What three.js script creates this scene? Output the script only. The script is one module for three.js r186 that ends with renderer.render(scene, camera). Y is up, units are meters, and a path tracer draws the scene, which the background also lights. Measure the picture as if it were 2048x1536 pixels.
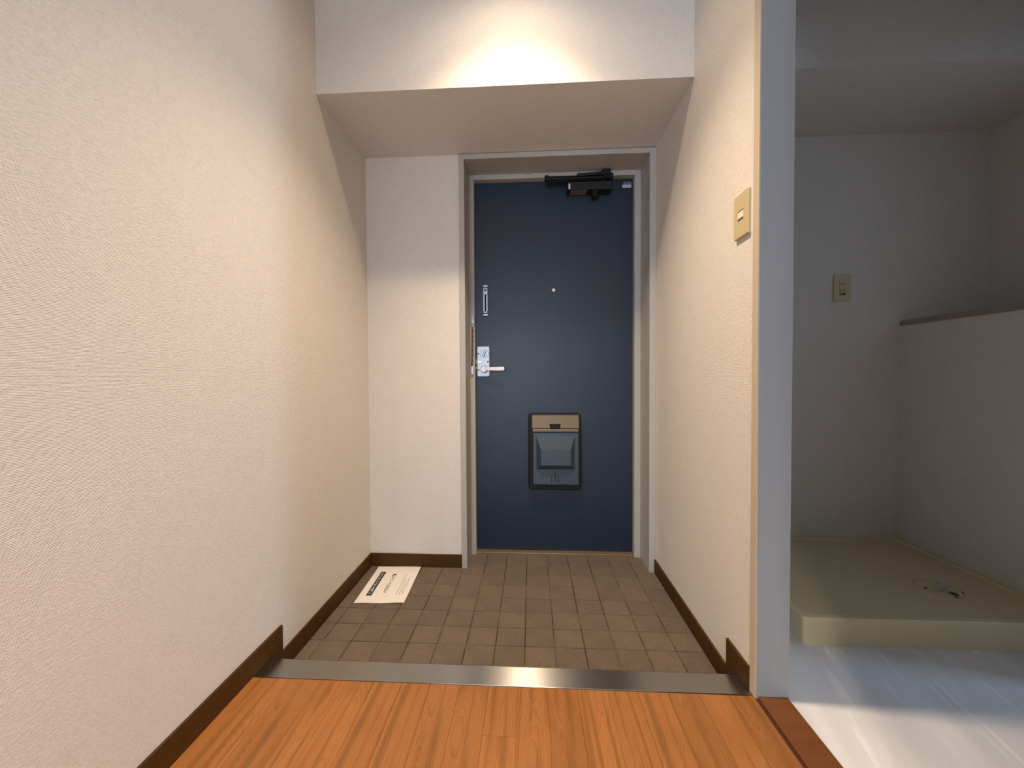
import * as THREE from 'three';
import { mergeGeometries } from 'three/addons/utils/BufferGeometryUtils.js';
import { RectAreaLightUniformsLib } from 'three/addons/lights/RectAreaLightUniformsLib.js';
import { RoundedBoxGeometry } from 'three/addons/geometries/RoundedBoxGeometry.js';

// ------------------------------------------------------------------ camera, daylight, exposure
const scene = new THREE.Scene();
const renderer = new THREE.WebGLRenderer({ antialias: true });
renderer.toneMapping = THREE.LinearToneMapping;
renderer.toneMappingExposure = 0.95;
renderer.shadowMap.enabled = true;

const camera = new THREE.PerspectiveCamera(2 * Math.atan(768 / 744.1) * 180 / Math.PI, 2048 / 1536, 0.02, 60);
camera.rotation.order = 'YXZ';
camera.position.set(0.8055, 0.9437, 1.7924);
camera.rotation.set(-0.0213, 0.0516, -0.0058);

// overcast sky, seen only through the two windows outside the frame
scene.background = new THREE.Color().setRGB(0.74, 0.88, 1.0);
scene.backgroundIntensity = 1;
// daylight entering by those windows: an area light the size of each pane
RectAreaLightUniformsLib.init();
const DAY = new THREE.Color().setRGB(0.70, 0.87, 1.08);
function daylight(w, h, strength, from, to, tint) { const l = new THREE.RectAreaLight(DAY, strength, w, h); if (tint) l.color.set(tint); l.position.set(...from); l.lookAt(...to); scene.add(l); }
daylight(2.0, 1.8, 12, [-0.05, 1.25, 6.80], [-0.05, 1.25, 0]);       // living room window
daylight(0.30, 0.90, 31, [4.38, 1.46, 1.19], [0, 1.46, 1.19], new THREE.Color().setRGB(0.54, 0.80, 1.16));     // bathroom window, beyond the washroom

// lamp positions: two ceiling downlights in one line along the hall
const LAMPS = [
  { x: 0.745, z: 0.742, cd: 15, cone: 0.85, spill: 2.7, label: 'round recessed ceiling downlight beside the beam above the entrance step' },
  { x: 0.85, z: 2.65, cd: 15, cone: 0.95, spill: 2, label: 'round recessed ceiling downlight at the living room end of the hall' },
];
const LAMP_RGB = [1.0, 0.765, 0.54];

// ------------------------------------------------------------------ measures in metres (y = 0 is the entrance tile floor)
const W = 1.395;            // hall width
const T = 0.082;            // partition thickness
const FLOOR = 0.086;        // raised floor
const CEIL = 2.52;
const WALLZ = -0.012;       // far wall face
const BEAM_Y = 2.0125, BEAM_Z = 0.4036;
const STEP_Z = 0.709, PLATE_Z = 0.784;
const HALL_END = 3.4, ROOM_END = 6.8;

// ------------------------------------------------------------------ helpers
function rng(seed) { let s = seed >>> 0; return () => { s = (s + 0x6d2b79f5) >>> 0; let t = s; t = Math.imul(t ^ (t >>> 15), t | 1); t ^= t + Math.imul(t ^ (t >>> 7), t | 61); return ((t ^ (t >>> 14)) >>> 0) / 4294967296; }; }
function hash2(x, y, s) { let h = (Math.imul(x, 374761393) + Math.imul(y, 668265263) + Math.imul(s, 1442695041)) | 0; h = Math.imul(h ^ (h >>> 13), 1274126177); return ((h ^ (h >>> 16)) >>> 0) / 4294967296; }
function noise(x, y, px, py, s) {   // value noise that repeats every px, py cells
  const xi = Math.floor(x), yi = Math.floor(y), fx = x - xi, fy = y - yi;
  const w = (a, p) => ((a % p) + p) % p, u = fx * fx * (3 - 2 * fx), v = fy * fy * (3 - 2 * fy);
  const a = hash2(w(xi, px), w(yi, py), s), b = hash2(w(xi + 1, px), w(yi, py), s), c = hash2(w(xi, px), w(yi + 1, py), s), d = hash2(w(xi + 1, px), w(yi + 1, py), s);
  return a + (b - a) * u + (c - a) * v + (a - b - c + d) * u * v;
}
function tex(w, h, fn, srgb = false) {
  const d = new Uint8Array(w * h * 4);
  for (let y = 0; y < h; y++) for (let x = 0; x < w; x++) {
    const c = fn(x / w, y / h, x, y), i = (y * w + x) * 4;
    for (let k = 0; k < 3; k++) d[i + k] = Math.max(0, Math.min(255, Math.round((Array.isArray(c) ? c[k] : c) * 255)));
    d[i + 3] = 255;
  }
  const t = new THREE.DataTexture(d, w, h, THREE.RGBAFormat);
  t.wrapS = t.wrapT = THREE.RepeatWrapping; t.magFilter = THREE.LinearFilter; t.minFilter = THREE.LinearMipmapLinearFilter; t.generateMipmaps = true;
  if (srgb) t.colorSpace = THREE.SRGBColorSpace;
  t.needsUpdate = true;
  return t;
}
const lin = (r, g, b) => new THREE.Color().setRGB(r, g, b);
const toS = (v) => v <= 0.0031308 ? v * 12.92 : 1.055 * Math.pow(v, 1 / 2.4) - 0.055;
const mat = (o) => new THREE.MeshPhysicalMaterial(o);

function planarUV(g, size = 1) {     // uv in metres / size, by the main direction of each normal
  const p = g.attributes.position, n = g.attributes.normal, uv = new Float32Array(p.count * 2);
  for (let i = 0; i < p.count; i++) {
    const ax = Math.abs(n.getX(i)), ay = Math.abs(n.getY(i)), az = Math.abs(n.getZ(i));
    let u, v;
    if (ax >= ay && ax >= az) { u = p.getZ(i); v = p.getY(i); } else if (ay >= az) { u = p.getX(i); v = p.getZ(i); } else { u = p.getX(i); v = p.getY(i); }
    uv[2 * i] = u / size; uv[2 * i + 1] = v / size;
  }
  g.setAttribute('uv', new THREE.BufferAttribute(uv, 2));
  return g;
}
function bx(x0, x1, y0, y1, z0, z1, r = 0) {
  const g = r ? new RoundedBoxGeometry(x1 - x0, y1 - y0, z1 - z0, 2, r) : new THREE.BoxGeometry(x1 - x0, y1 - y0, z1 - z0);
  g.translate((x0 + x1) / 2, (y0 + y1) / 2, (z0 + z1) / 2);
  return g;
}
function join(list) { return mergeGeometries(list.map((g) => { const h = g.index ? g.toNonIndexed() : g; for (const k of Object.keys(h.attributes)) if (!['position', 'normal', 'uv'].includes(k)) h.deleteAttribute(k); return h; })); }
function profileX(pts, x0, x1) {     // outline in (z, y) swept along x
  const s = new THREE.Shape(pts.map(([z, y]) => new THREE.Vector2(-z, y)));
  const g = new THREE.ExtrudeGeometry(s, { depth: x1 - x0, bevelEnabled: false });
  g.rotateY(Math.PI / 2); g.translate(x0, 0, 0);
  return g;
}
function cyl(a, b, r, seg = 20, r2 = r) {
  const A = new THREE.Vector3(...a), B = new THREE.Vector3(...b), d = B.clone().sub(A);
  const g = new THREE.CylinderGeometry(r2, r, d.length(), seg);
  g.applyQuaternion(new THREE.Quaternion().setFromUnitVectors(new THREE.Vector3(0, 1, 0), d.clone().normalize()));
  g.translate((A.x + B.x) / 2, (A.y + B.y) / 2, (A.z + B.z) / 2);
  return g;
}
function bar(a, b, w, h, r = 0.002) {  // rounded bar from a to b, w across, h high
  const A = new THREE.Vector3(...a), B = new THREE.Vector3(...b), d = B.clone().sub(A);
  const g = new RoundedBoxGeometry(d.length(), h, w, 2, r);
  g.applyQuaternion(new THREE.Quaternion().setFromUnitVectors(new THREE.Vector3(1, 0, 0), d.clone().normalize()));
  g.translate((A.x + B.x) / 2, (A.y + B.y) / 2, (A.z + B.z) / 2);
  return g;
}
function roundRect(x0, x1, y0, y1, r) {
  const s = new THREE.Shape();
  s.moveTo(x0 + r, y0); s.lineTo(x1 - r, y0); s.absarc(x1 - r, y0 + r, r, -Math.PI / 2, 0); s.lineTo(x1, y1 - r); s.absarc(x1 - r, y1 - r, r, 0, Math.PI / 2);
  s.lineTo(x0 + r, y1); s.absarc(x0 + r, y1 - r, r, Math.PI / 2, Math.PI); s.lineTo(x0, y0 + r); s.absarc(x0 + r, y0 + r, r, Math.PI, Math.PI * 1.5);
  return s;
}
function slab(x0, x1, y0, y1, z0, z1, r, bevel = 0.002) {   // upright rounded plate facing +z
  const b = bevel, g = new THREE.ExtrudeGeometry(roundRect(x0 + b, x1 - b, y0 + b, y1 - b, Math.max(r - b, 0.0005)), { depth: z1 - z0 - b, bevelEnabled: b > 0, bevelThickness: b, bevelSize: b, bevelSegments: 3, curveSegments: 6 });
  g.translate(0, 0, z0);
  return g;
}
function frustum(b, t, z0, z1) {      // b, t: [x0, x1, y0, y1] of the back and front faces
  const P = [[b[0], b[2], z0], [b[1], b[2], z0], [b[1], b[3], z0], [b[0], b[3], z0], [t[0], t[2], z1], [t[1], t[2], z1], [t[1], t[3], z1], [t[0], t[3], z1]];
  const F = [[4, 5, 6, 7], [0, 1, 5, 4], [1, 2, 6, 5], [2, 3, 7, 6], [3, 0, 4, 7]], v = [];
  for (const [a, c, d, e] of F) for (const k of [a, c, d, a, d, e]) v.push(...P[k]);
  const g = new THREE.BufferGeometry();
  g.setAttribute('position', new THREE.Float32BufferAttribute(v, 3)); g.computeVertexNormals();
  g.setAttribute('uv', new THREE.Float32BufferAttribute(new Float32Array(v.length / 3 * 2), 2));
  return g;
}
const taken = new Map();
function numbered(n) { const k = taken.get(n) || 0; taken.set(n, k + 1); return k ? `${n}_${String(k).padStart(3, '0')}` : n; }
function shade(m) { m.castShadow = true; m.receiveShadow = true; return m; }
// a piece of the setting or a thing that is one mesh: geometry in room coordinates
function solo(name, geo, material, data) { const m = shade(new THREE.Mesh(geo, material)); m.name = numbered(name); m.userData = { ...data }; scene.add(m); return m; }
const structure = (name, geo, material, label) => solo(name, geo, material, { kind: 'structure', label, category: name.split('_')[0] });
function group(name, [x, y, z], data) { const g = new THREE.Group(); g.name = numbered(name); g.position.set(x, y, z); g.userData = { ...data }; scene.add(g); return g; }
// a part: geometry given in room coordinates is moved to the frame of its thing
function part(parent, name, geo, material, label) {
  let root = parent; while (root.parent && root.parent !== scene) root = root.parent;
  const g = geo.clone(); g.translate(-root.position.x, -root.position.y, -root.position.z);
  const m = shade(new THREE.Mesh(g, material)); m.name = name; if (label) m.userData.label = label;
  parent.add(m);
  return m;
}

// ------------------------------------------------------------------ procedural materials
const PAPER = 0.24;   // metres per repeat of the wall covering
const wallBump = tex(512, 512, (u, v, x, y) => {
  const row = 0.5 + 0.5 * Math.sin(v * Math.PI * 2 * 96 + 1.6 * noise(u * 24, v * 24, 24, 24, 5));
  const thread = noise(u * 64, v * 192, 64, 192, 3), lump = noise(u * 100, v * 100, 100, 100, 7), grit = noise(u * 256, v * 256, 256, 256, 11);
  return 0.30 * row + 0.30 * thread + 0.28 * lump + 0.12 * grit;
});
const wallTone = tex(256, 256, (u, v) => { const n = 0.15 * noise(u * 6, v * 6, 6, 6, 21) + 0.85 * noise(u * 64, v * 64, 64, 64, 22); return 0.955 + 0.045 * n; }, true);
const wallM = mat({ color: lin(0.75, 0.715, 0.665), map: wallTone, bumpMap: wallBump, bumpScale: 0.0012, roughness: 0.62 });
const ceilM = mat({ color: lin(0.78, 0.75, 0.71), map: wallTone, bumpMap: wallBump, bumpScale: 0.0004, roughness: 0.8 });
const shadedJambM = mat({ color: lin(0.33, 0.335, 0.335), roughness: 0.55 });  // greyer than the casing: cool shade on the frame put into the colour
const casingM = mat({ color: lin(0.52, 0.45, 0.34), roughness: 0.5 });
const frameM = mat({ color: lin(0.42, 0.405, 0.37), roughness: 0.45, bumpMap: tex(128, 128, (u, v) => noise(u * 40, v * 40, 40, 40, 61)), bumpScale: 0.0002 });
const baseTone = tex(64, 512, (u, v) => { const n = 0.6 * noise(u * 2, v * 60, 2, 60, 31) + 0.4 * noise(u * 16, v * 6, 16, 6, 32); return [0.86 + 0.14 * n, 0.86 + 0.14 * n, 0.86 + 0.14 * n]; }, true);
const baseM = mat({ color: lin(0.072, 0.029, 0.003), map: baseTone, roughness: 0.58, specularIntensity: 0.5 });
const sillM = mat({ color: lin(0.165, 0.053, 0.008), map: baseTone, roughness: 0.5 });
const seamM = mat({ color: lin(0.05, 0.012, 0.004), roughness: 0.7 });
const underM = mat({ color: lin(0.11, 0.042, 0.014), roughness: 0.8 });
const steelBump = tex(64, 1024, (u, v) => noise(u * 3, v * 700, 3, 700, 41) * 0.6 + noise(u * 8, v * 260, 8, 260, 42) * 0.4);
const steelM = mat({ color: lin(0.43, 0.42, 0.39), metalness: 1, roughness: 0.275, anisotropy: 1, anisotropyRotation: Math.PI / 2, bumpMap: steelBump, bumpScale: 0.00002 });
const silverM = mat({ color: lin(0.40, 0.41, 0.43), metalness: 0.85, roughness: 0.42 });
const chromeM = mat({ color: lin(0.85, 0.86, 0.88), metalness: 1, roughness: 0.15 });
const leverM = mat({ color: lin(0.72, 0.70, 0.68), metalness: 0.55, roughness: 0.45 });
const linkM = mat({ color: lin(0.30, 0.29, 0.27), metalness: 1, roughness: 0.35 });
const darkHoleM = mat({ color: lin(0.012, 0.013, 0.015), roughness: 0.7 });
const brassM = mat({ color: lin(0.30, 0.21, 0.07), metalness: 0.9, roughness: 0.45 });
const doorM = mat({ color: lin(0.005, 0.016, 0.036), roughness: 0.42, bumpMap: tex(256, 256, (u, v) => noise(u * 120, v * 120, 120, 120, 51)), bumpScale: 0.00006 });
const blackM = mat({ color: lin(0.004, 0.0045, 0.005), roughness: 0.6, specularIntensity: 0.6 });
const closerM = mat({ color: lin(0.006, 0.007, 0.009), roughness: 0.5, specularIntensity: 0.8 });
const boxM = mat({ color: lin(0.036, 0.060, 0.085), roughness: 0.4, metalness: 0.15 });
const litBoxM = mat({ color: lin(0.14, 0.12, 0.088), roughness: 0.42, metalness: 0.4 });  // letter box finish, lightened and warmed: lamp light put into the colour
const creamM = mat({ color: lin(0.56, 0.47, 0.27), roughness: 0.4 });
const creamLightM = mat({ color: lin(0.78, 0.72, 0.55), roughness: 0.35 });
const panM = mat({ color: lin(0.70, 0.61, 0.38), roughness: 0.38 });
const panDarkM = mat({ color: lin(0.10, 0.075, 0.03), roughness: 0.6 });
const whiteM = mat({ color: lin(0.78, 0.78, 0.77), roughness: 0.5 });
const glassM = mat({ color: 0xffffff, transmission: 1, thickness: 0, roughness: 0.02, ior: 1.5 });
const alM = mat({ color: lin(0.6, 0.6, 0.6), metalness: 0.8, roughness: 0.4 });

// stone-grained entrance tiles, three tones
const tileMap = (seed, k) => tex(256, 256, (u, v) => {
  const a = noise(u * 90, v * 90, 90, 90, seed), b = noise(u * 28, v * 28, 28, 28, seed + 1), c = noise(u * 4, v * 4, 4, 4, seed + 2), f = noise(u * 128, v * 128, 128, 128, seed + 3);
  const n = k * (0.62 + 0.34 * a + 0.20 * b + 0.16 * c) + (f > 0.91 ? 0.30 : 0) - (f < 0.07 ? 0.20 : 0);
  return [toS(0.122 * n), toS(0.094 * n), toS(0.071 * n)];
}, true);
const tileBump = tex(256, 256, (u, v) => 0.5 * noise(u * 80, v * 80, 80, 80, 71) + 0.5 * noise(u * 30, v * 30, 30, 30, 72));
const tileMs = [0, 1, 2].map((k) => mat({ map: tileMap(80 + 10 * k, 0.96 + 0.05 * k), bumpMap: tileBump, bumpScale: 0.0012, roughness: 0.78 }));
const groutM = mat({ map: tex(256, 256, (u, v) => { const n = 0.65 * noise(u * 9, v * 9, 9, 9, 95) + 0.35 * noise(u * 60, v * 60, 60, 60, 96), k = 0.32 + 1.1 * Math.max(0, Math.min(1, (n - 0.42) * 5)); return [toS(0.085 * k), toS(0.058 * k), toS(0.040 * k)]; }, true), roughness: 0.95 });   // joints partly filled with pale dirt

// wood: boards cut from a log, cathedral figures and straight grain
const BOARD = 0.081;
const woodMap = (seed, cx, depth, tone) => tex(128, 1024, (u, v) => {
  const x = (u - 0.5) * BOARD, y = v * 0.9;
  const wob = (noise(u * 3, v * 10, 9999, 10, seed) - 0.5) * 0.016 + (noise(u * 6, v * 40, 9999, 40, seed + 1) - 0.5) * 0.004;
  const d = depth + 0.022 * Math.sin(v * Math.PI * 2 + seed) + 0.010 * Math.sin(v * Math.PI * 6 + seed * 2);
  const r = Math.sqrt((x - cx + wob) ** 2 + d * d) / 0.0052;
  const ring = r - Math.floor(r), late = Math.pow(ring, 3) * (0.35 + 0.65 * noise(u * 5, v * 14, 5, 14, seed + 6));
  const fib = noise(u * 70, v * 30, 70, 30, seed + 3), fine = noise(u * 120, v * 110, 120, 110, seed + 4), streak = noise(u * 9 + 0.4 * Math.sin(v * 6.28), v * 3, 9999, 3, seed + 7), blot = noise(u * 2, v * 7, 2, 7, seed + 5);
  const m = Math.max(0, Math.min(0.85, 2.4 * Math.max(0, streak - 0.56) + 1.3 * Math.max(0, blot - 0.60) + 0.55 * late));   // share of ochre heartwood
  const k = tone * (1.08 - 0.13 * (1 - fib) - 0.10 * (1 - fine) - 0.10 * late), c = (p, o) => toS(k * (p * (1 - m) + o * m));
  return [c(0.33, 0.20), c(0.129, 0.077), c(0.032, 0.011)];
}, true);
const woodMs = [[101, 0.0, 0.006, 1.0], [117, 0.05, 0.03, 1.07], [133, -0.015, 0.012, 0.94], [149, 0.09, 0.05, 1.03], [165, 0.012, 0.02, 1.05], [181, -0.06, 0.02, 0.97]].map((a) => mat({ map: woodMap(...a), roughness: 0.46 }));
const marbleMap = tex(512, 512, (u, v) => {
  const w = u + 0.25 * v, a = noise(w * 16, v * 2, 16, 2, 202), b = noise(w * 44 + 2 * a, v * 4, 44, 4, 201), c = noise(u * 5, v * 5, 5, 5, 204), f = noise(u * 200, v * 200, 200, 200, 203);
  const vein = Math.max(0, b - 0.74) * 0.30;
  const n = 0.84 + 0.06 * a + 0.05 * c + 0.02 * f + vein;
  return [n, n * 0.995, n * 0.995];
}, true);
const vinylM = mat({ color: lin(0.84, 0.84, 0.85), map: marbleMap, roughness: 0.3 });

// ------------------------------------------------------------------ the shell
const wallUV = (g) => planarUV(g, PAPER);
structure('wall_left', wallUV(bx(-0.12, 0, -0.05, CEIL, -0.3, HALL_END)), wallM, 'long plain beige wallpapered wall of the hall');
structure('wall_right', wallUV(join([bx(W, W + T, -0.05, CEIL, -0.3, 0.768), bx(W, W + T, 2.06, CEIL, 0.768, 1.445), bx(W, W + T, -0.05, CEIL, 1.445, HALL_END)])), wallM, 'beige wallpapered partition with the washroom opening and light switch');
structure('wall_far', wallUV(join([bx(0, 0.462, -0.05, BEAM_Y, -0.3, WALLZ), bx(0.462, W, 2.009, BEAM_Y, -0.3, WALLZ)])), wallM, 'short wallpapered wall beside the blue entrance door');
structure('ceiling_beam', wallUV(bx(0, W, BEAM_Y, CEIL, -0.3, BEAM_Z)), wallM, 'dropped wallpapered ceiling beam over the entrance');
structure('ceiling', wallUV(bx(-1.75, 3.1, CEIL, CEIL + 0.12, -0.3, ROOM_END + 0.15)), ceilM, 'flat papered ceiling of the flat');

// washroom shell
const WX = 2.523, WXU = 2.90, WZ = -0.033, WEND = 2.45;
structure('wall_washroom_back', wallUV(bx(W + T, WXU + 0.1, -0.05, CEIL, -0.3, WZ)), wallM, 'shaded back wall of the washing machine nook with a power outlet');
structure('wall_washroom_beam', wallUV(bx(W + T, WXU, 2.049, CEIL, WZ, 0.372)), wallM, 'dropped beam across the top of the washing machine nook');
structure('wall_washroom_right', wallUV(join([bx(WX, WXU + 0.1, -0.05, 1.166, WZ, 0.79), bx(WXU, WXU + 0.1, 1.166, CEIL, WZ, 0.79), bx(WX, WXU + 0.1, 2.0, CEIL, 0.79, 1.45), bx(WX, WXU + 0.1, -0.05, CEIL, 1.45, WEND)])), wallM, 'stepped side wall of the washing machine nook');
structure('wall_washroom_front', wallUV(bx(W + T, WXU + 0.1, -0.05, CEIL, WEND, WEND + 0.1)), wallM, 'closing wall of the washroom behind the opening');
structure('floor_washroom', planarUV(bx(W + T, WX, -0.05, FLOOR, WZ, WEND), 0.6), vinylM, 'pale grey marbled vinyl floor of the washroom');
structure('trim_1', bx(WX - 0.006, WXU, 1.166, 1.190, WZ, 0.79, 0.002), mat({ color: lin(0.30, 0.265, 0.20), roughness: 0.5 }), 'cap board on the half height wall of the nook');

// living room behind the camera
structure('wall_room_left', wallUV(bx(-1.75, -1.6, -0.05, CEIL, HALL_END - 0.12, ROOM_END + 0.15)), wallM, 'left wall of the living room');
structure('wall_room_right', wallUV(bx(2.9, 3.1, -0.05, CEIL, HALL_END - 0.12, ROOM_END + 0.15)), wallM, 'right wall of the living room');
structure('wall_room_front', wallUV(join([bx(-1.6, -0.12, -0.05, CEIL, HALL_END - 0.12, HALL_END), bx(W + T, 2.9, -0.05, CEIL, HALL_END - 0.12, HALL_END)])), wallM, 'living room wall on both sides of the hall mouth');
const WIN = [-1.10, 1.00, 0.30, 2.20];
structure('wall_window', wallUV(join([bx(-1.6, WIN[0], -0.05, CEIL, ROOM_END, ROOM_END + 0.15), bx(WIN[1], 2.9, -0.05, CEIL, ROOM_END, ROOM_END + 0.15), bx(WIN[0], WIN[1], -0.05, WIN[2], ROOM_END, ROOM_END + 0.15), bx(WIN[0], WIN[1], WIN[3], CEIL, ROOM_END, ROOM_END + 0.15)])), wallM, 'living room wall around the window');
structure('floor_room', planarUV(bx(-1.6, 2.9, -0.05, FLOOR, HALL_END, ROOM_END), 0.9), woodMs[3], 'wood floor of the living room');
{
  const w = group('window_1', [-0.05, 0.3, ROOM_END + 0.07], { kind: 'structure', label: 'wide sliding window of the living room', category: 'window' });
  const zc = ROOM_END + 0.07, xm = (WIN[0] + WIN[1]) / 2;
  part(w, 'window_frame', join([bx(WIN[0], WIN[0] + 0.05, WIN[2], WIN[3], zc - 0.04, zc + 0.04), bx(WIN[1] - 0.05, WIN[1], WIN[2], WIN[3], zc - 0.04, zc + 0.04), bx(WIN[0] + 0.05, WIN[1] - 0.05, WIN[2], WIN[2] + 0.05, zc - 0.04, zc + 0.04), bx(WIN[0] + 0.05, WIN[1] - 0.05, WIN[3] - 0.05, WIN[3], zc - 0.04, zc + 0.04), bx(xm - 0.03, xm + 0.03, WIN[2] + 0.05, WIN[3] - 0.05, zc - 0.03, zc + 0.03)]), alM);
  for (const [a, b] of [[WIN[0] + 0.05, xm - 0.03], [xm + 0.03, WIN[1] - 0.05]]) { const g = new THREE.PlaneGeometry(b - a, 1.8); g.translate((a + b) / 2, 1.25, zc); part(w, 'pane', g, glassM); }
}

// bathroom beyond the washroom, where the cool side light comes from
const BX = 4.4, BW = [1.04, 1.34, 1.01, 1.91];
structure('wall_bathroom_side', wallUV(join([bx(BX, BX + 0.12, -0.05, CEIL, 0.69, BW[0]), bx(BX, BX + 0.12, -0.05, CEIL, BW[1], 2.1), bx(BX, BX + 0.12, -0.05, BW[2], BW[0], BW[1]), bx(BX, BX + 0.12, BW[3], CEIL, BW[0], BW[1])])), wallM, 'bathroom wall with a narrow window');
structure('wall_bathroom_back', wallUV(bx(WXU + 0.1, BX, -0.05, CEIL, 0.69, 0.79)), wallM, 'back wall of the bathroom');
structure('wall_bathroom_front', wallUV(bx(WXU + 0.1, BX, -0.05, CEIL, 2.0, 2.1)), wallM, 'front wall of the bathroom');
structure('floor_bathroom', planarUV(join([bx(WX, WXU + 0.1, -0.05, FLOOR, 0.79, 1.45), bx(WXU + 0.1, BX, -0.05, FLOOR, 0.79, 2.0)]), 0.6), vinylM, 'pale bathroom floor');
structure('ceiling_bathroom', wallUV(bx(3.1, BX + 0.12, CEIL, CEIL + 0.12, 0.69, 2.1)), ceilM, 'bathroom ceiling');
{
  const w = group('window_2', [BX + 0.06, BW[2], 1.19], { kind: 'structure', label: 'narrow window in the side wall of the bathroom', category: 'window' });
  const a = BX + 0.04, b = BX + 0.08;
  part(w, 'window_frame', join([bx(a, b, BW[2], BW[2] + 0.02, BW[0], BW[1]), bx(a, b, BW[3] - 0.02, BW[3], BW[0], BW[1]), bx(a, b, BW[2] + 0.02, BW[3] - 0.02, BW[0], BW[0] + 0.02), bx(a, b, BW[2] + 0.02, BW[3] - 0.02, BW[1] - 0.02, BW[1])]), alM);
  const g = new THREE.PlaneGeometry(0.26, 0.86); g.rotateY(Math.PI / 2); g.translate((a + b) / 2, 1.46, 1.19); part(w, 'pane', g, glassM);
}

// ------------------------------------------------------------------ entrance floor, tile by tile
{
  const f = group('floor_entry', [0.7, 0, 0.3], { kind: 'structure', label: 'sunken entrance floor of small brown stone tiles', category: 'floor' });
  part(f, 'grout', planarUV(bx(0, W, -0.05, -0.0020, -0.26, STEP_Z + 0.006), 0.8), groutM, 'dark recessed joints between the tiles');
  const xs = [0.001], zs = []; for (let x = 0.0545; x < W - 0.01; x += 0.1036) xs.push(x); xs.push(W - 0.001);
  for (let z = 0.5125 - 7 * 0.0935; z < STEP_Z; z += 0.0935) zs.push(z); zs.push(STEP_Z + 0.005);
  zs.unshift(-0.235);
  const R = rng(9), J = 0.0013, cache = new Map();
  function tileGeo(w, d) {
    const key = w.toFixed(4) + d.toFixed(4); if (cache.has(key)) return cache.get(key);
    const c = 0.0014, v = [], P = (x, y, z) => [x, y, z];
    const a = w / 2, b = d / 2, q = (p0, p1, p2, p3) => { for (const p of [p0, p1, p2, p0, p2, p3]) v.push(...p); };
    const t = [P(-a + c, 0, b - c), P(a - c, 0, b - c), P(a - c, 0, -b + c), P(-a + c, 0, -b + c)], m = [P(-a, -c, b), P(a, -c, b), P(a, -c, -b), P(-a, -c, -b)], l = m.map(([x, , z]) => P(x, -0.006, z));
    q(...t); for (let k = 0; k < 4; k++) { const n = (k + 1) % 4; q(m[k], m[n], t[n], t[k]); q(l[k], l[n], m[n], m[k]); }
    const g = new THREE.BufferGeometry(); g.setAttribute('position', new THREE.Float32BufferAttribute(v, 3)); g.computeVertexNormals();
    planarUV(g, 0.13); cache.set(key, g); return g;
  }
  for (let i = 0; i < xs.length - 1; i++) for (let j = 0; j < zs.length - 1; j++) {
    const x0 = xs[i] + J, x1 = xs[i + 1] - J, z0 = zs[j] + J, z1 = zs[j + 1] - J;
    const m = shade(new THREE.Mesh(tileGeo(x1 - x0, z1 - z0), tileMs[Math.floor(R() * 3)])); m.name = 'tile';
    m.position.set((x0 + x1) / 2 - 0.7, (R() - 0.5) * 0.0008, (z0 + z1) / 2 - 0.3);
    m.rotation.set((R() - 0.5) * 0.006, 0, (R() - 0.5) * 0.006);
    f.add(m);
  }
}

// ------------------------------------------------------------------ raised hall floor, board by board
{
  const f = group('floor_hall', [0.7, FLOOR, 1.5], { kind: 'structure', label: 'orange brown wood board floor of the hall', category: 'floor' });
  part(f, 'subfloor', bx(0, W, -0.05, FLOOR - 0.0035, PLATE_Z - 0.06, HALL_END), underM);
  const R = rng(4), cache = new Map();
  function boardGeo(w, l, k) {
    const key = w.toFixed(4) + '_' + l.toFixed(3) + '_' + k; if (cache.has(key)) return cache.get(key);
    const c = 0.0003, v = [], uv = [], a = w / 2, b = l / 2, q = (...p) => { for (const i of [0, 1, 2, 0, 2, 3]) { v.push(...p[i]); uv.push(p[i][0] / BOARD + 0.5, (p[i][2] + b) / 0.9 + k * 0.37); } };
    const t = [[-a + c, 0, b - c], [a - c, 0, b - c], [a - c, 0, -b + c], [-a + c, 0, -b + c]], m = [[-a, -c, b], [a, -c, b], [a, -c, -b], [-a, -c, -b]], lo = m.map(([x, , z]) => [x, -0.004, z]);
    q(...t); for (let i = 0; i < 4; i++) { const n = (i + 1) % 4; q(m[i], m[n], t[n], t[i]); q(lo[i], lo[n], m[n], m[i]); }
    const g = new THREE.BufferGeometry(); g.setAttribute('position', new THREE.Float32BufferAttribute(v, 3)); g.setAttribute('uv', new THREE.Float32BufferAttribute(uv, 2)); g.computeVertexNormals();
    cache.set(key, g); return g;
  }
  const edges = [0.0005]; for (let x = 0.0365; x < W - 0.03; x += BOARD) edges.push(x); edges.push(W - 0.0005);
  for (let i = 0; i < edges.length - 1; i++) {
    const near = Math.abs((edges[i] + edges[i + 1]) / 2 - 0.725) < 0.03;
    let z = PLATE_Z + 0.001, first = near ? 0.927 - z : 0.25 + 0.62 * R();
    if (!near && first < 0.36) first += 0.4;
    for (let n = 0; z < HALL_END - 0.001; n++) {
      const z1 = Math.min(n ? z + 0.9 : z + first, HALL_END - 0.001);
      if (z1 - z > 0.01) {
        const m = shade(new THREE.Mesh(boardGeo(edges[i + 1] - edges[i] - 0.0004, z1 - z - 0.0005, Math.floor(R() * 5)), woodMs[Math.floor(R() * 6)]));
        m.name = 'floorboard'; m.position.set((edges[i] + edges[i + 1]) / 2 - 0.7, 0, (z + z1) / 2 - 1.5); f.add(m);
      }
      z = z1;
    }
  }
}

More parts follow.
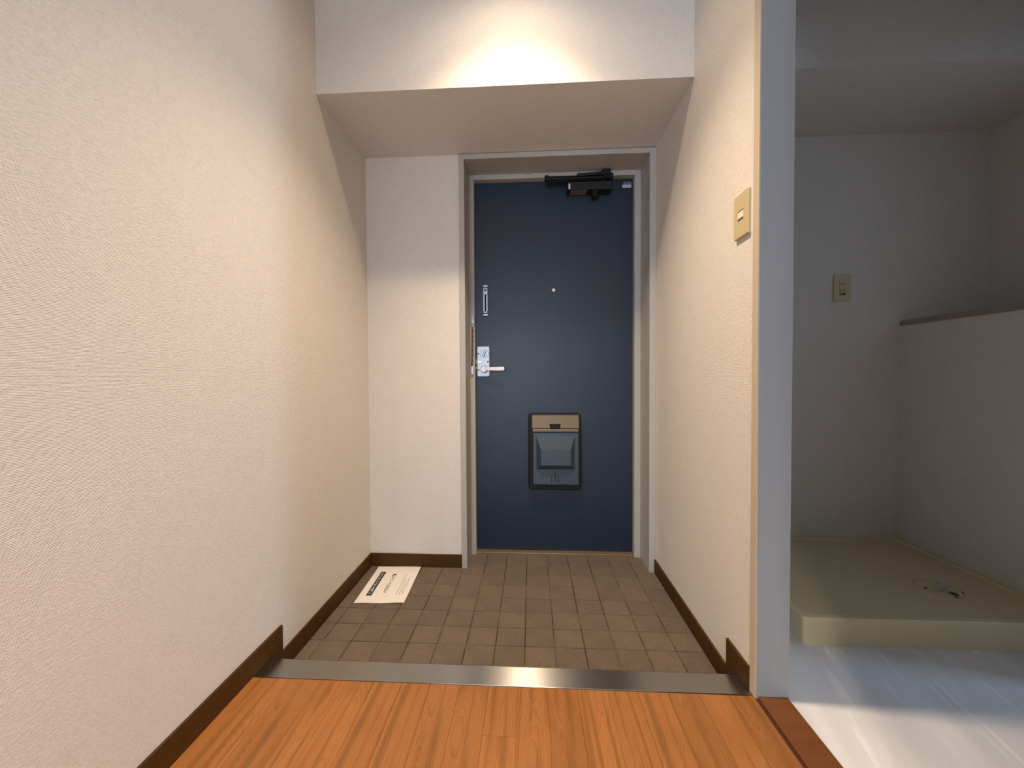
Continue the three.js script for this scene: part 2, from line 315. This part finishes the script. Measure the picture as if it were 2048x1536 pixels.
// ------------------------------------------------------------------ step edge, skirtings, threshold
{
  const g = profileX([[STEP_Z, 0.0775], [STEP_Z, 0.060], [STEP_Z + 0.002, 0.060], [STEP_Z + 0.002, 0.0765], [STEP_Z + 0.005, 0.0825], [PLATE_Z - 0.003, 0.0835], [PLATE_Z, 0.0835], [PLATE_Z, 0.0868], [PLATE_Z - 0.0008, 0.0876], [PLATE_Z - 0.0026, 0.0876], [PLATE_Z - 0.0034, 0.0866], [STEP_Z + 0.006, 0.0858], [STEP_Z + 0.002, 0.0838]].reverse(), 0.0075, W - 0.0075);
  planarUV(g, 0.25);
  const plate = structure('trim_2', g, steelM, 'brushed stainless steel edge strip on the entrance step');
  structure('trim_3', bx(0, W, -0.002, 0.0822, STEP_Z + 0.0065, PLATE_Z - 0.06 + 0.001), baseM, 'brown riser below the steel edge strip');
}
const BT = 0.007, BH = 0.0645, BU = 0.1515;
const skirt = (x0, x1, pts) => { const g = profileX(pts, x0, x1); return planarUV(g, 0.5); };
structure('baseboard_left', join([skirt(0, BT, [[WALLZ, 0], [STEP_Z, 0], [STEP_Z, BH], [WALLZ, BH]].reverse()), skirt(0, BT, [[0.657, BH], [STEP_Z, BH], [STEP_Z, FLOOR + 0.001], [HALL_END, FLOOR + 0.001], [HALL_END, BU], [0.657, BU]].reverse())]), baseM, 'dark brown skirting stepping up along the hall wall');
structure('baseboard_right', join([skirt(W - BT, W, [[0.001, 0], [STEP_Z, 0], [STEP_Z, BH], [0.001, BH]].reverse()), skirt(W - BT, W, [[0.657, BH], [STEP_Z, BH], [STEP_Z, FLOOR + 0.001], [0.767, FLOOR + 0.001], [0.767, BU], [0.657, BU]].reverse()), bx(W - BT, W, FLOOR + 0.001, BU, 1.447, HALL_END)]), baseM, 'dark brown skirting stepping up beside the washroom opening');
structure('baseboard_far', planarUV(bx(BT, 0.4615, 0, BH, WALLZ, WALLZ + BT, 0.0015), 0.5), baseM, 'short dark brown skirting beside the entrance door frame');
{
  const f = group('trim_4', [W + T / 2, FLOOR, 1.1], { kind: 'structure', label: 'frame of the washroom opening with cool shade put into its grey jambs', category: 'frame' });
  for (const [a, b] of [[0.768, 0.793], [1.42, 1.445]]) part(f, 'casing', bx(W - 0.002, W + 0.003, FLOOR, 2.035, a, b, 0.001), casingM, 'beige casing edge on the hall side');
  for (const [a, b] of [[0.768, 0.793], [1.42, 1.445]]) part(f, 'jamb', bx(W + 0.003, W + T + 0.004, a === 0.768 ? FLOOR - 0.002 : FLOOR, 2.035, a, b, 0.0015), shadedJambM);
  part(f, 'head', bx(W - 0.002, W + T + 0.004, 2.035, 2.06, 0.768, 1.445, 0.0015), shadedJambM);
  part(f, 'threshold', planarUV(bx(W + 0.0065, W + T, FLOOR - 0.01, FLOOR + 0.006, 0.793, 1.42, 0.001), 0.5), sillM, 'reddish brown wooden threshold strip');
  part(f, 'joint', bx(W, W + 0.0065, FLOOR - 0.01, FLOOR - 0.001, 0.793, 1.42), seamM, 'dark joint between boards and threshold');
}

// ------------------------------------------------------------------ entrance door frame with chain
const JZ = -0.144, DZ = -0.181;
{
  const f = group('door_frame', [0.93, 0, -0.1], { kind: 'structure', label: 'grey painted steel frame around the entrance door', category: 'frame' });
  part(f, 'jamb', join([bx(0.462, 0.4878, 0, 2.009, -0.26, 0, 0.0015), bx(0.4878, 0.5115, 0, 1.985, DZ, JZ, 0.001)]), frameM);
  part(f, 'jamb', join([bx(1.3645, W - 0.0005, 0, 2.009, -0.26, 0, 0.0015), bx(1.334, 1.3645, 0, 1.985, DZ, JZ, 0.001)]), frameM);
  part(f, 'head', join([bx(0.4878, 1.3645, 1.985, 2.009, -0.26, 0, 0.0015), bx(0.5115, 1.334, 1.960, 1.985, DZ, JZ, 0.001)]), frameM);
  part(f, 'door_sill', bx(0.5115, 1.334, -0.003, 0.012, -0.235, JZ - 0.004, 0.002), mat({ color: lin(0.26, 0.2, 0.13), metalness: 0.6, roughness: 0.5 }), 'worn brownish metal sill');
  part(f, 'screw', join([cyl([0.786, 1.981, JZ - 0.001], [0.786, 1.981, JZ + 0.0006], 0.003, 10), cyl([0.804, 1.981, JZ - 0.001], [0.804, 1.981, JZ + 0.0006], 0.003, 10)]), darkHoleM);
  part(f, 'rust_spot', join([cyl([1.055, 1.979, JZ - 0.001], [1.055, 1.979, JZ + 0.0006], 0.0035, 8), cyl([1.070, 1.976, JZ - 0.001], [1.070, 1.976, JZ + 0.0006], 0.0028, 8)]), baseM, 'small rusty screw hole');
  // door chain hanging on the stop
  const ch = part(f, 'door_chain', join([slab(0.4935, 0.511, 1.214, 1.252, JZ, JZ + 0.006, 0.003, 0.001), bx(0.4955, 0.509, 1.242, 1.246, JZ + 0.005, JZ + 0.011, 0.001), bx(0.4955, 0.509, 1.219, 1.224, JZ + 0.005, JZ + 0.011, 0.001), cyl([0.502, 1.214, JZ + 0.007], [0.502, 1.195, JZ + 0.007], 0.0022, 8)]), silverM, 'silver security chain hanging from its bracket');
  const ball = new THREE.SphereGeometry(0.0062, 14, 10); ball.translate(0.502, 1.205, JZ + 0.007); part(ch, 'swivel', ball, chromeM);
  for (let k = 0; k < 15; k++) {
    const t = new THREE.TorusGeometry(0.0060, 0.0021, 6, 14); t.scale(0.9, 1.6, 1);
    t.rotateY((k % 2 ? 1 : -1) * 0.8); t.translate(0.502 - k * 0.00025, 1.187 - k * 0.0128, JZ + 0.0075); part(ch, 'link', t, linkM);
  }
  part(ch, 'hook', join([slab(0.4925, 0.5035, 0.952, 0.998, JZ + 0.001, JZ + 0.010, 0.005, 0.0015)]), alM);
}

// ------------------------------------------------------------------ the entrance door and what is screwed to it
{
  const d = group('door_1', [0.925, 0.012, -0.2], { kind: 'structure', label: 'dark navy blue steel entrance door with silver lever handle', category: 'door' });
  part(d, 'leaf', planarUV(bx(0.498, 1.350, 0.013, 1.972, DZ - 0.042, DZ - 0.001, 0.0015), 0.3), doorM);

  // lock case with lever and thumb turn
  const lk = part(d, 'lock_case', slab(0.519, 0.588, 0.940, 1.102, DZ - 0.001, -0.163, 0.009, 0.004), silverM, 'satin silver lock case');
  part(lk, 'thumb_turn', join([cyl([0.560, 1.064, -0.165], [0.560, 1.064, -0.160], 0.0205, 28), bar([0.5545, 1.0495, -0.1545], [0.5655, 1.0785, -0.1545], 0.013, 0.010, 0.003)]), silverM);
  part(lk, 'thumb_ring', (() => { const t = new THREE.TorusGeometry(0.0208, 0.0011, 6, 32); t.translate(0.560, 1.064, -0.1628); return t; })(), darkHoleM);
  for (const [x, y] of [[0.528, 1.062], [0.578, 1.020], [0.528, 0.977]]) part(lk, 'screw', cyl([x, y, -0.165], [x, y, -0.1622], 0.0042, 12), darkHoleM);
  const lg = new THREE.ExtrudeGeometry(roundRect(-0.004, 0.106, -0.0115, 0.0095, 0.009), { depth: 0.008, bevelEnabled: true, bevelThickness: 0.003, bevelSize: 0.003, bevelOffset: -0.003, bevelSegments: 4, curveSegments: 8 });
  { const p = lg.attributes.position; for (let i = 0; i < p.count; i++) { const t = Math.max(0, Math.min(1, p.getX(i) / 0.106)); p.setY(i, (p.getY(i) + 0.001) * (0.86 + 0.14 * t)); p.setZ(i, p.getZ(i) - 0.010 * (1 - t) * (1 - t)); } lg.computeVertexNormals(); }
  lg.translate(0.562, 0.9815, -0.138);
  part(lk, 'lever_handle', join([cyl([0.560, 0.980, -0.165], [0.560, 0.980, -0.138], 0.0165, 28, 0.014), lg]), leverM, 'satin silver lever handle');
  part(lk, 'handle_ring', (() => { const t = new THREE.TorusGeometry(0.0185, 0.0011, 6, 32); t.translate(0.560, 0.980, -0.1628); return t; })(), darkHoleM);
  { // faint maker's mark stamped on the case
    const c = document.createElement('canvas'); c.width = 128; c.height = 48; const x = c.getContext('2d');
    x.fillStyle = '#c9cdd2'; x.fillRect(0, 0, 128, 48); x.fillStyle = '#8d949c'; x.font = 'bold 38px sans-serif'; x.textAlign = 'center'; x.fillText('MIWA', 64, 38);
    const t = new THREE.CanvasTexture(c); t.colorSpace = THREE.SRGBColorSpace;
    const g = new THREE.PlaneGeometry(0.018, 0.0062); g.translate(0.5335, 1.020, -0.1627); part(lk, 'stamp', g, mat({ map: t, metalness: 0.9, roughness: 0.35 }));
  }
  part(d, 'latch', join([bx(0.512, 0.5185, 1.008, 1.034, DZ - 0.001, DZ + 0.012, 0.001), bx(0.512, 0.5185, 0.978, 0.996, DZ - 0.001, DZ + 0.012, 0.001)]), brassM, 'small brass latch pieces');

  // door guard keeper
  const gd = part(d, 'chain_keeper', join([bx(0.5545, 0.5625, 1.279, 1.374, DZ - 0.001, -0.166, 0.001), bx(0.5705, 0.5785, 1.279, 1.374, DZ - 0.001, -0.166, 0.001), bx(0.5545, 0.5785, 1.374, 1.410, DZ - 0.001, -0.166, 0.002), bx(0.5545, 0.5785, 1.277, 1.286, DZ - 0.001, -0.166, 0.001)]), silverM, 'silver slotted keeper for the security chain');
  part(gd, 'slot', bx(0.5625, 0.5705, 1.286, 1.374, DZ - 0.001, DZ + 0.003), darkHoleM);
  part(gd, 'keyhole', cyl([0.5665, 1.397, -0.167], [0.5665, 1.397, -0.1652], 0.0072, 18), darkHoleM);
  const bead = new THREE.SphereGeometry(0.0042, 12, 8); bead.translate(0.5665, 1.397, -0.1652); part(gd, 'stud', bead, chromeM);
  for (const y of [1.413, 1.261]) part(gd, 'bracket', bx(0.552, 0.581, y, y + 0.0125, DZ - 0.001, -0.168, 0.003), silverM);

  // door viewer
  const pv = part(d, 'door_viewer', cyl([0.9255, 1.394, DZ - 0.002], [0.9255, 1.394, DZ + 0.004], 0.0095, 24, 0.008), mat({ color: lin(0.9, 0.9, 0.9), roughness: 0.25 }), 'small round door viewer, whitened for the daylight in its lens');  // white stands in for daylight shining through the lens
  part(pv, 'viewer_flap', bx(0.928, 0.940, 1.397, 1.402, DZ, DZ + 0.003, 0.001), darkHoleM);

  // letter box
  const mb = part(d, 'letter_box', join([slab(0.789, 1.062, 0.352, 0.747, DZ - 0.001, -0.146, 0.016, 0.006), slab(0.789, 1.062, 0.352, 0.676, DZ - 0.001, -0.128, 0.016, 0.008)]), blackM, 'dark grey letter box with a black rim');
  part(mb, 'top_panel', (() => { const g = frustum([0.806, 1.053, 0.672, 0.741], [0.810, 1.049, 0.675, 0.7395], -0.135, -0.119); const p = g.attributes.position; for (let i = 0; i < p.count; i++) if (p.getY(i) > 0.7) p.setZ(i, p.getZ(i) - 0.026); g.computeVertexNormals(); return g; })(), litBoxM, 'sloping top with warm lamp light put into its colour');
  part(mb, 'latch', frustum([0.899, 0.955, 0.673, 0.697], [0.906, 0.948, 0.674, 0.694], -0.124, -0.114), blackM, 'small black release catch');
  part(mb, 'rail', bx(0.811, 1.048, 0.655, 0.671, -0.130, -0.115, 0.004), litBoxM);
  part(mb, 'front_panel', slab(0.813, 1.047, 0.382, 0.653, -0.131, -0.120, 0.006, 0.003), boxM);
  part(mb, 'hood', frustum([0.830, 1.027, 0.462, 0.636], [0.853, 1.003, 0.489, 0.568], -0.121, -0.093), boxM, 'raised hood on the flap');
  part(mb, 'emblem', join([bx(0.9065, 0.9105, 0.394, 0.432, -0.121, -0.1188), bx(0.9235, 0.9272, 0.418, 0.454, -0.121, -0.1188), bx(0.9262, 0.9298, 0.394, 0.432, -0.121, -0.1188), bx(0.9425, 0.9465, 0.394, 0.432, -0.121, -0.1188)]), darkHoleM, 'emblem of short dark upright strokes');

  // door closer
  const dc = part(d, 'door_closer', slab(0.992, 1.216, 1.880, 1.921, DZ - 0.001, -0.115, 0.004, 0.003), closerM, 'black door closer with folded arms');
  part(dc, 'end_label', bx(0.998, 1.0065, 1.884, 1.911, -0.1155, -0.1142), mat({ color: lin(0.75, 0.6, 0.62), roughness: 0.5 }), 'white and pink label');
  part(dc, 'rating_plate', bx(1.010, 1.092, 1.8788, 1.8806, -0.172, -0.122), mat({ color: lin(0.13, 0.115, 0.10), roughness: 0.5 }), 'worn brownish rating plate');
  part(dc, 'valve_knob', join([cyl([1.134, 1.881, -0.142], [1.134, 1.860, -0.142], 0.019, 24, 0.019), cyl([1.134, 1.850, -0.142], [1.134, 1.860, -0.142], 0.014, 24, 0.019)]), blackM);
  part(dc, 'spindle', cyl([1.175, 1.918, -0.142], [1.175, 1.952, -0.142], 0.013, 18), blackM);
  part(dc, 'main_arm', bar([1.215, 1.948, -0.138], [0.882, 1.937, -0.118], 0.022, 0.022, 0.004), closerM);
  part(dc, 'link_arm', bar([1.040, 1.951, -0.116], [1.200, 1.963, -0.119], 0.014, 0.015, 0.004), closerM);
  part(dc, 'elbow', cyl([0.889, 1.929, -0.119], [0.889, 1.953, -0.119], 0.0115, 18), blackM);
  part(dc, 'arm_bracket', join([bx(1.172, 1.222, 1.936, 1.962, JZ - 0.001, -0.118, 0.003), frustum([1.160, 1.216, 1.950, 1.981], [1.174, 1.206, 1.954, 1.977], JZ, -0.112)]), blackM);

  const st = part(d, 'sticker', bx(1.281, 1.327, 1.914, 1.930, DZ - 0.001, DZ - 0.0004), mat({ color: lin(0.42, 0.46, 0.5), roughness: 0.5 }), 'small pale sticker');
  part(st, 'sticker_top', bx(1.286, 1.326, 1.930, 1.944, DZ - 0.001, DZ - 0.0004), mat({ color: lin(0.13, 0.15, 0.17), roughness: 0.5 }), 'greyed upper half of the sticker');
}

// ------------------------------------------------------------------ light switch and outlet
{
  const s = group('light_switch', [W, 1.3245, 0.7215], { label: 'cream plastic wall plate with one small light switch beside the washroom opening', category: 'switch' });
  const turn = (g) => { g.rotateY(-Math.PI / 2); g.translate(W, 1.3855, 0.7215); return g; };
  part(s, 'plate', turn(slab(-0.035, 0.035, -0.061, 0.061, 0, 0.0085, 0.004, 0.0025)), creamM);
  part(s, 'rocker', turn((() => { const g = slab(-0.0125, 0.0125, -0.0095, 0.0095, 0.004, 0.0100, 0.001, 0.0008); g.rotateX(-0.08); return g; })()), creamLightM, 'pale rocker key');
  for (const y of [0.0105, -0.0130]) part(s, 'slot', turn(bx(-0.0135, 0.0135, y, y + 0.0025, 0.008, 0.0088)), darkHoleM);
}
{
  const s = group('power_outlet', [2.254, 1.285, WZ], { label: 'yellowed cream double power outlet on the wall above the washing machine pan', category: 'outlet' });
  const cx = 2.254, cy = 1.346;
  part(s, 'plate', slab(cx - 0.037, cx + 0.037, cy - 0.061, cy + 0.061, WZ, WZ + 0.008, 0.006, 0.0025), creamM);
  part(s, 'socket_block', slab(cx - 0.014, cx + 0.014, cy - 0.036, cy + 0.036, WZ, WZ + 0.0095, 0.003, 0.001), creamM);
  for (const dy of [0.018, -0.014]) for (const dx of [-0.006, 0.006]) part(s, 'contact_slot', bx(cx + dx - 0.0014, cx + dx + 0.0014, cy + dy - 0.0045, cy + dy + 0.0045, WZ + 0.009, WZ + 0.0099), darkHoleM);
  part(s, 'earth_terminal', join([bx(cx - 0.013, cx + 0.013, cy - 0.0335, cy - 0.0285, WZ + 0.009, WZ + 0.0101), bx(cx - 0.013, cx - 0.0095, cy - 0.0285, cy - 0.0215, WZ + 0.009, WZ + 0.0101), bx(cx + 0.0, cx + 0.012, cy - 0.0285, cy - 0.0245, WZ + 0.009, WZ + 0.0101)]), darkHoleM, 'dark open earth terminal');
}

// ------------------------------------------------------------------ washing machine pan
{
  const x0 = 1.664, x1 = WX - 0.001, z0 = WZ + 0.001, z1 = 0.586, y0 = FLOOR, y1 = 0.175;
  const p = group('washing_machine_pan', [(x0 + x1) / 2, y0, (z0 + z1) / 2], { label: 'empty cream plastic washing machine pan on the washroom floor', category: 'drain pan' });
  const rim = 0.022, dip = 0.014;
  part(p, 'tray', bx(x0 + 0.01, x1 - 0.01, y0, y1 - dip, z0 + 0.01, z1 - 0.01, 0.004), panM);
  const ring = roundRect(x0, x1, -z1, -z0, 0.012); const hole = roundRect(x0 + rim, x1 - rim, -z1 + rim, -z0 - rim, 0.02); ring.holes.push(hole);
  const rg = new THREE.ExtrudeGeometry(ring, { depth: y1 - y0 - 0.004, bevelEnabled: true, bevelThickness: 0.004, bevelSize: 0.003, bevelOffset: -0.003, bevelSegments: 3, curveSegments: 6 }); rg.rotateX(-Math.PI / 2); rg.translate(0, y0, 0);
  part(p, 'rim', rg, panM);
  // drain trap: shallow ring, dish and elbow
  const cx = 2.272, cz = 0.383, ty = y1 - dip;
  const lathe = (pts, seg = 36) => { const g = new THREE.LatheGeometry(pts.map(([r, y]) => new THREE.Vector2(r, y)), seg); g.translate(cx, ty, cz); return g; };
  const tr = part(p, 'drain_trap', lathe([[0.0, 0.0012], [0.056, 0.0012], [0.060, 0.004], [0.066, 0.004], [0.069, 0.0005]]), panM);
  part(tr, 'trap_groove', (() => { const t = new THREE.TorusGeometry(0.0625, 0.0009, 6, 40); t.rotateX(Math.PI / 2); t.translate(cx, ty + 0.0034, cz); return t; })(), panDarkM, 'dark groove around the drain trap');
  for (const hole of [cyl([cx + 0.026, ty + 0.001, cz + 0.028], [cx + 0.026, ty + 0.0024, cz + 0.028], 0.013, 18), cyl([cx - 0.034, ty + 0.001, cz - 0.006], [cx - 0.034, ty + 0.0024, cz - 0.006], 0.006, 12), cyl([cx + 0.063, ty + 0.003, cz + 0.022], [cx + 0.063, ty + 0.0047, cz + 0.022], 0.004, 10), cyl([cx + 0.014, ty + 0.001, cz + 0.048], [cx + 0.014, ty + 0.0024, cz + 0.048], 0.005, 10)]) part(tr, 'trap_hole', hole, panDarkM, 'dark drain opening');
  part(tr, 'hose_elbow', join([cyl([cx + 0.018, ty + 0.001, cz - 0.002], [cx + 0.018, ty + 0.022, cz - 0.002], 0.014, 18, 0.013), cyl([cx + 0.016, ty + 0.017, cz], [cx - 0.016, ty + 0.014, cz + 0.012], 0.010, 16, 0.009)]), mat({ color: lin(0.5, 0.48, 0.43), roughness: 0.5 }), 'pale plastic hose elbow');
}

// ------------------------------------------------------------------ printed sheet on the entrance floor
{
  const G = {
    ハ: [[3.5, 2.5, 1, 8.5], [6, 2, 9, 8.5]], ウ: [[5, 0.5, 5, 2.5], [1.5, 5, 1.5, 2.5, 8.5, 2.5, 8, 5.5, 6, 8, 3.5, 9.5]], ス: [[1.5, 1.5, 8, 1.5, 6, 5, 1, 9.3], [5.8, 5.4, 9, 9.3]],
    ク: [[4, 0.5, 1, 5], [3.6, 2, 8.2, 2, 7, 5.5, 5, 8, 2.5, 9.5]], リ: [[2.5, 1, 2.5, 6], [7.5, 0.8, 7.5, 5, 6.5, 7.5, 4, 9.5]], ー: [[1, 5, 9, 5]], ニ: [[2, 2.5, 8, 2.5], [1, 8, 9, 8]], ン: [[1.5, 2, 4, 3.8], [1.5, 9, 5, 7.5, 9, 2.5]],
    グ: [[4, 0.5, 1, 5], [3.6, 2, 7.6, 2, 7, 5.5, 5, 8, 2.5, 9.5], [8, 0, 8.8, 1.5], [9.3, -0.3, 10, 1.2]],
    済: [[1, 1, 2.5, 2], [0.5, 4, 2, 5], [0.5, 9.5, 2.5, 6.5], [6.3, 0.3, 6.3, 1.5], [3.5, 1.8, 9.5, 1.8], [8, 2, 6, 4, 3.5, 5], [4.5, 2.3, 6, 3.8, 9.5, 5], [4.5, 5.2, 4.5, 7.5, 3.5, 9.7], [8.2, 5.2, 8.2, 9.7], [4.5, 6.2, 8.2, 6.2], [4.5, 7.6, 8.2, 7.6]],
    ご: [[2.5, 2.2, 6.5, 2.2], [2, 6.5, 2.3, 8.3, 5, 8.8, 8, 8.4], [8, 0.5, 8.7, 2], [9.3, 0.2, 10, 1.6]], 入: [[3.5, 1, 5, 1.5, 5, 4, 3.5, 7, 1, 9.3], [5, 3.5, 6.5, 7, 9.5, 9.3]],
    居: [[2, 1, 8.5, 1, 8.5, 3.3, 2, 3.3], [2, 1, 2, 5, 0.7, 9.5], [3, 5, 9.5, 5], [6, 3.5, 6, 6.8], [3.8, 6.8, 8.5, 6.8, 8.5, 9.3, 3.8, 9.3, 3.8, 6.8]],
    あ: [[1.5, 2.3, 8.5, 2.3], [4.3, 0.5, 4.2, 5, 5, 9], [7, 4, 5.5, 7.5, 3, 9, 1.5, 7.8, 3, 5.5, 6.5, 4.6, 9, 6.5, 8, 8.8, 6, 9.5]], り: [[2.5, 1, 2.3, 5, 3, 6], [7, 0.8, 7.5, 5, 6.5, 7.8, 4.5, 9.5]],
    が: [[1, 3.3, 6, 3, 6.3, 4.5, 5.5, 8.5, 4.5, 9, 3.5, 8], [3.7, 0.8, 3, 4.5, 1.2, 9], [7.3, 3, 8.8, 6], [8, 0.3, 8.7, 1.7], [9.3, 0, 10, 1.3]], と: [[3, 1, 4.2, 4.5], [8, 2.5, 3, 5.5, 2, 7.5, 3, 9, 8.3, 9]],
    う: [[3, 1, 6.5, 1.8], [2, 4.2, 6, 3.4, 7.8, 5, 6.8, 8, 3.5, 9.7]], ざ: [[1.5, 2.5, 7.5, 2.3], [4, 0.5, 7, 5.3], [2.5, 6, 2.5, 8.5, 5, 9.4, 7.5, 9], [8, 0.3, 8.7, 1.7], [9.3, 0, 10, 1.3]], い: [[1.5, 2, 2, 7, 3.5, 8.5, 4.3, 7], [7.5, 2.5, 9, 6.5]],
    ま: [[1.5, 2.2, 8.5, 2.2], [2, 4.6, 8, 4.6], [5, 0.5, 5, 8, 3.8, 9.5, 2, 8.7, 3, 7.3, 5.5, 7.5, 8.5, 9.3]], す: [[0.8, 2.5, 9.2, 2.5], [5.5, 0.5, 5.6, 5.5, 4, 6.5, 3.3, 5, 4.5, 4, 5.7, 5.5, 5.3, 8, 3.5, 9.7]],
  };
  const S = 4.6, c = document.createElement('canvas'); c.width = Math.round(297 * S); c.height = Math.round(210 * S);   // S pixels per millimetre
  const x = c.getContext('2d'); x.fillStyle = '#dddbd8'; x.fillRect(0, 0, c.width, c.height); x.lineCap = 'round'; x.lineJoin = 'round';
  const line = (text, t0, t1, s0, size, width, colour) => {
    x.strokeStyle = colour; x.lineWidth = width * S; const adv = (t1 - t0 - size) / (text.length - 1);
    [...text].forEach((ch, i) => { for (const p of G[ch]) { x.beginPath(); for (let k = 0; k < p.length; k += 2) { const X = (t0 + i * adv + p[k] * size / 10) * S, Y = (s0 + p[k + 1] * size / 10) * S; k ? x.lineTo(X, Y) : x.moveTo(X, Y); } x.stroke(); } });
  };
  x.fillStyle = '#100d0b'; x.fillRect(55 * S, 30 * S, 193 * S, 24 * S);
  line('ご入居ありがとうございます', 62, 241, 35, 13, 1.5, '#f4f1ec');
  line('ハウスクリーニング済', 73, 231, 94, 17, 2.5, '#120f0d');
  const R = rng(77); x.strokeStyle = '#3c3631'; x.lineWidth = 0.7 * S;
  for (const [s, t0, t1] of [[155, 59, 228], [168.5, 60, 172], [180, 60, 186]]) for (let t = t0; t < t1; t += 5.4) for (let n = 0; n < 5; n++) {   // print too small to read: strokes of small characters
    const a = t + R() * 3.6, b = s + R() * 4.2, o = R() < 0.5; x.beginPath(); x.moveTo(a * S, b * S); x.lineTo((a + (o ? 2.2 : 0.3)) * S, (b + (o ? 0.3 : 2.2)) * S); x.stroke();
  }
  const t = new THREE.CanvasTexture(c); t.colorSpace = THREE.SRGBColorSpace; t.anisotropy = 8;
  // local frame: u reads away from the step (-z), page top towards the left wall (-x)
  const nx = 16, nz = 22, L = 0.297, Wd = 0.21, v = [], uv = [], id = [];
  for (let side = 0; side < 2; side++) for (let i = 0; i <= nx; i++) for (let j = 0; j <= nz; j++) {
    const a = i / nx, b = j / nz, curl = 0.0022 * Math.pow(Math.max(0, b - 0.88) / 0.12, 2) * (0.5 + 0.5 * Math.sin(a * 9)) + 0.0015 * Math.pow(Math.max(0, 0.06 - b) / 0.06, 2) * (1 - a);
    v.push((a - 0.5) * Wd, 0.0012 + curl - side * 0.0004, (b - 0.5) * L); uv.push(1 - b, 1 - a);
  }
  const q = (nx + 1) * (nz + 1);
  for (let i = 0; i < nx; i++) for (let j = 0; j < nz; j++) { const p = i * (nz + 1) + j, r = p + nz + 1; id.push(p, p + 1, r, r, p + 1, r + 1, q + p, q + r, q + p + 1, q + r, q + r + 1, q + p + 1); }
  const g = new THREE.BufferGeometry(); g.setAttribute('position', new THREE.Float32BufferAttribute(v, 3)); g.setAttribute('uv', new THREE.Float32BufferAttribute(uv, 2)); g.setIndex(id); g.computeVertexNormals();
  const m = solo('printed_notice', g, mat({ map: t, roughness: 0.75 }), { label: 'white printed paper notice with a black title bar lying on the entrance tiles', category: 'paper' });
  m.position.set(0.159, 0.0008, 0.1465); m.rotation.y = 0.0534;
}

// ------------------------------------------------------------------ ceiling downlights: trim ring, glowing disc, lamp just in front of it
for (const L of LAMPS) {
  const g = group('downlight', [L.x, CEIL - 0.012, L.z], { label: L.label, category: 'downlight' });
  const ring = new THREE.LatheGeometry([[0.047, 0.012], [0.047, 0.004], [0.052, 0.001], [0.062, 0.0], [0.068, 0.006], [0.070, 0.012]].map(([r, y]) => new THREE.Vector2(r, y)), 40);
  const r = shade(new THREE.Mesh(ring, whiteM)); r.name = 'trim_ring'; g.add(r);
  const disc = new THREE.CylinderGeometry(0.046, 0.046, 0.003, 36); disc.translate(0, 0.0095, 0);
  const b = new THREE.Mesh(disc, new THREE.MeshStandardMaterial({ color: 0xffffff, emissive: lin(...LAMP_RGB), emissiveIntensity: 6, roughness: 0.5 })); b.name = 'lamp_glass'; b.userData.label = 'warm glowing lamp face'; g.add(b);
  for (const [cd, cone] of [[L.cd, L.cone], [L.spill, 1.3]]) {   // the lens beam and the wider spill of the same fitting
    const s = new THREE.SpotLight(lin(...LAMP_RGB), cd, 0, cone, 1, 2);
    s.position.set(L.x, CEIL - 0.016, L.z); s.target.position.set(L.x, 0, L.z); s.castShadow = true; s.shadow.radius = 2.2; s.shadow.mapSize.set(2048, 2048); s.shadow.bias = -0.0005;
    scene.add(s, s.target);
  }
}

renderer.render(scene, camera);
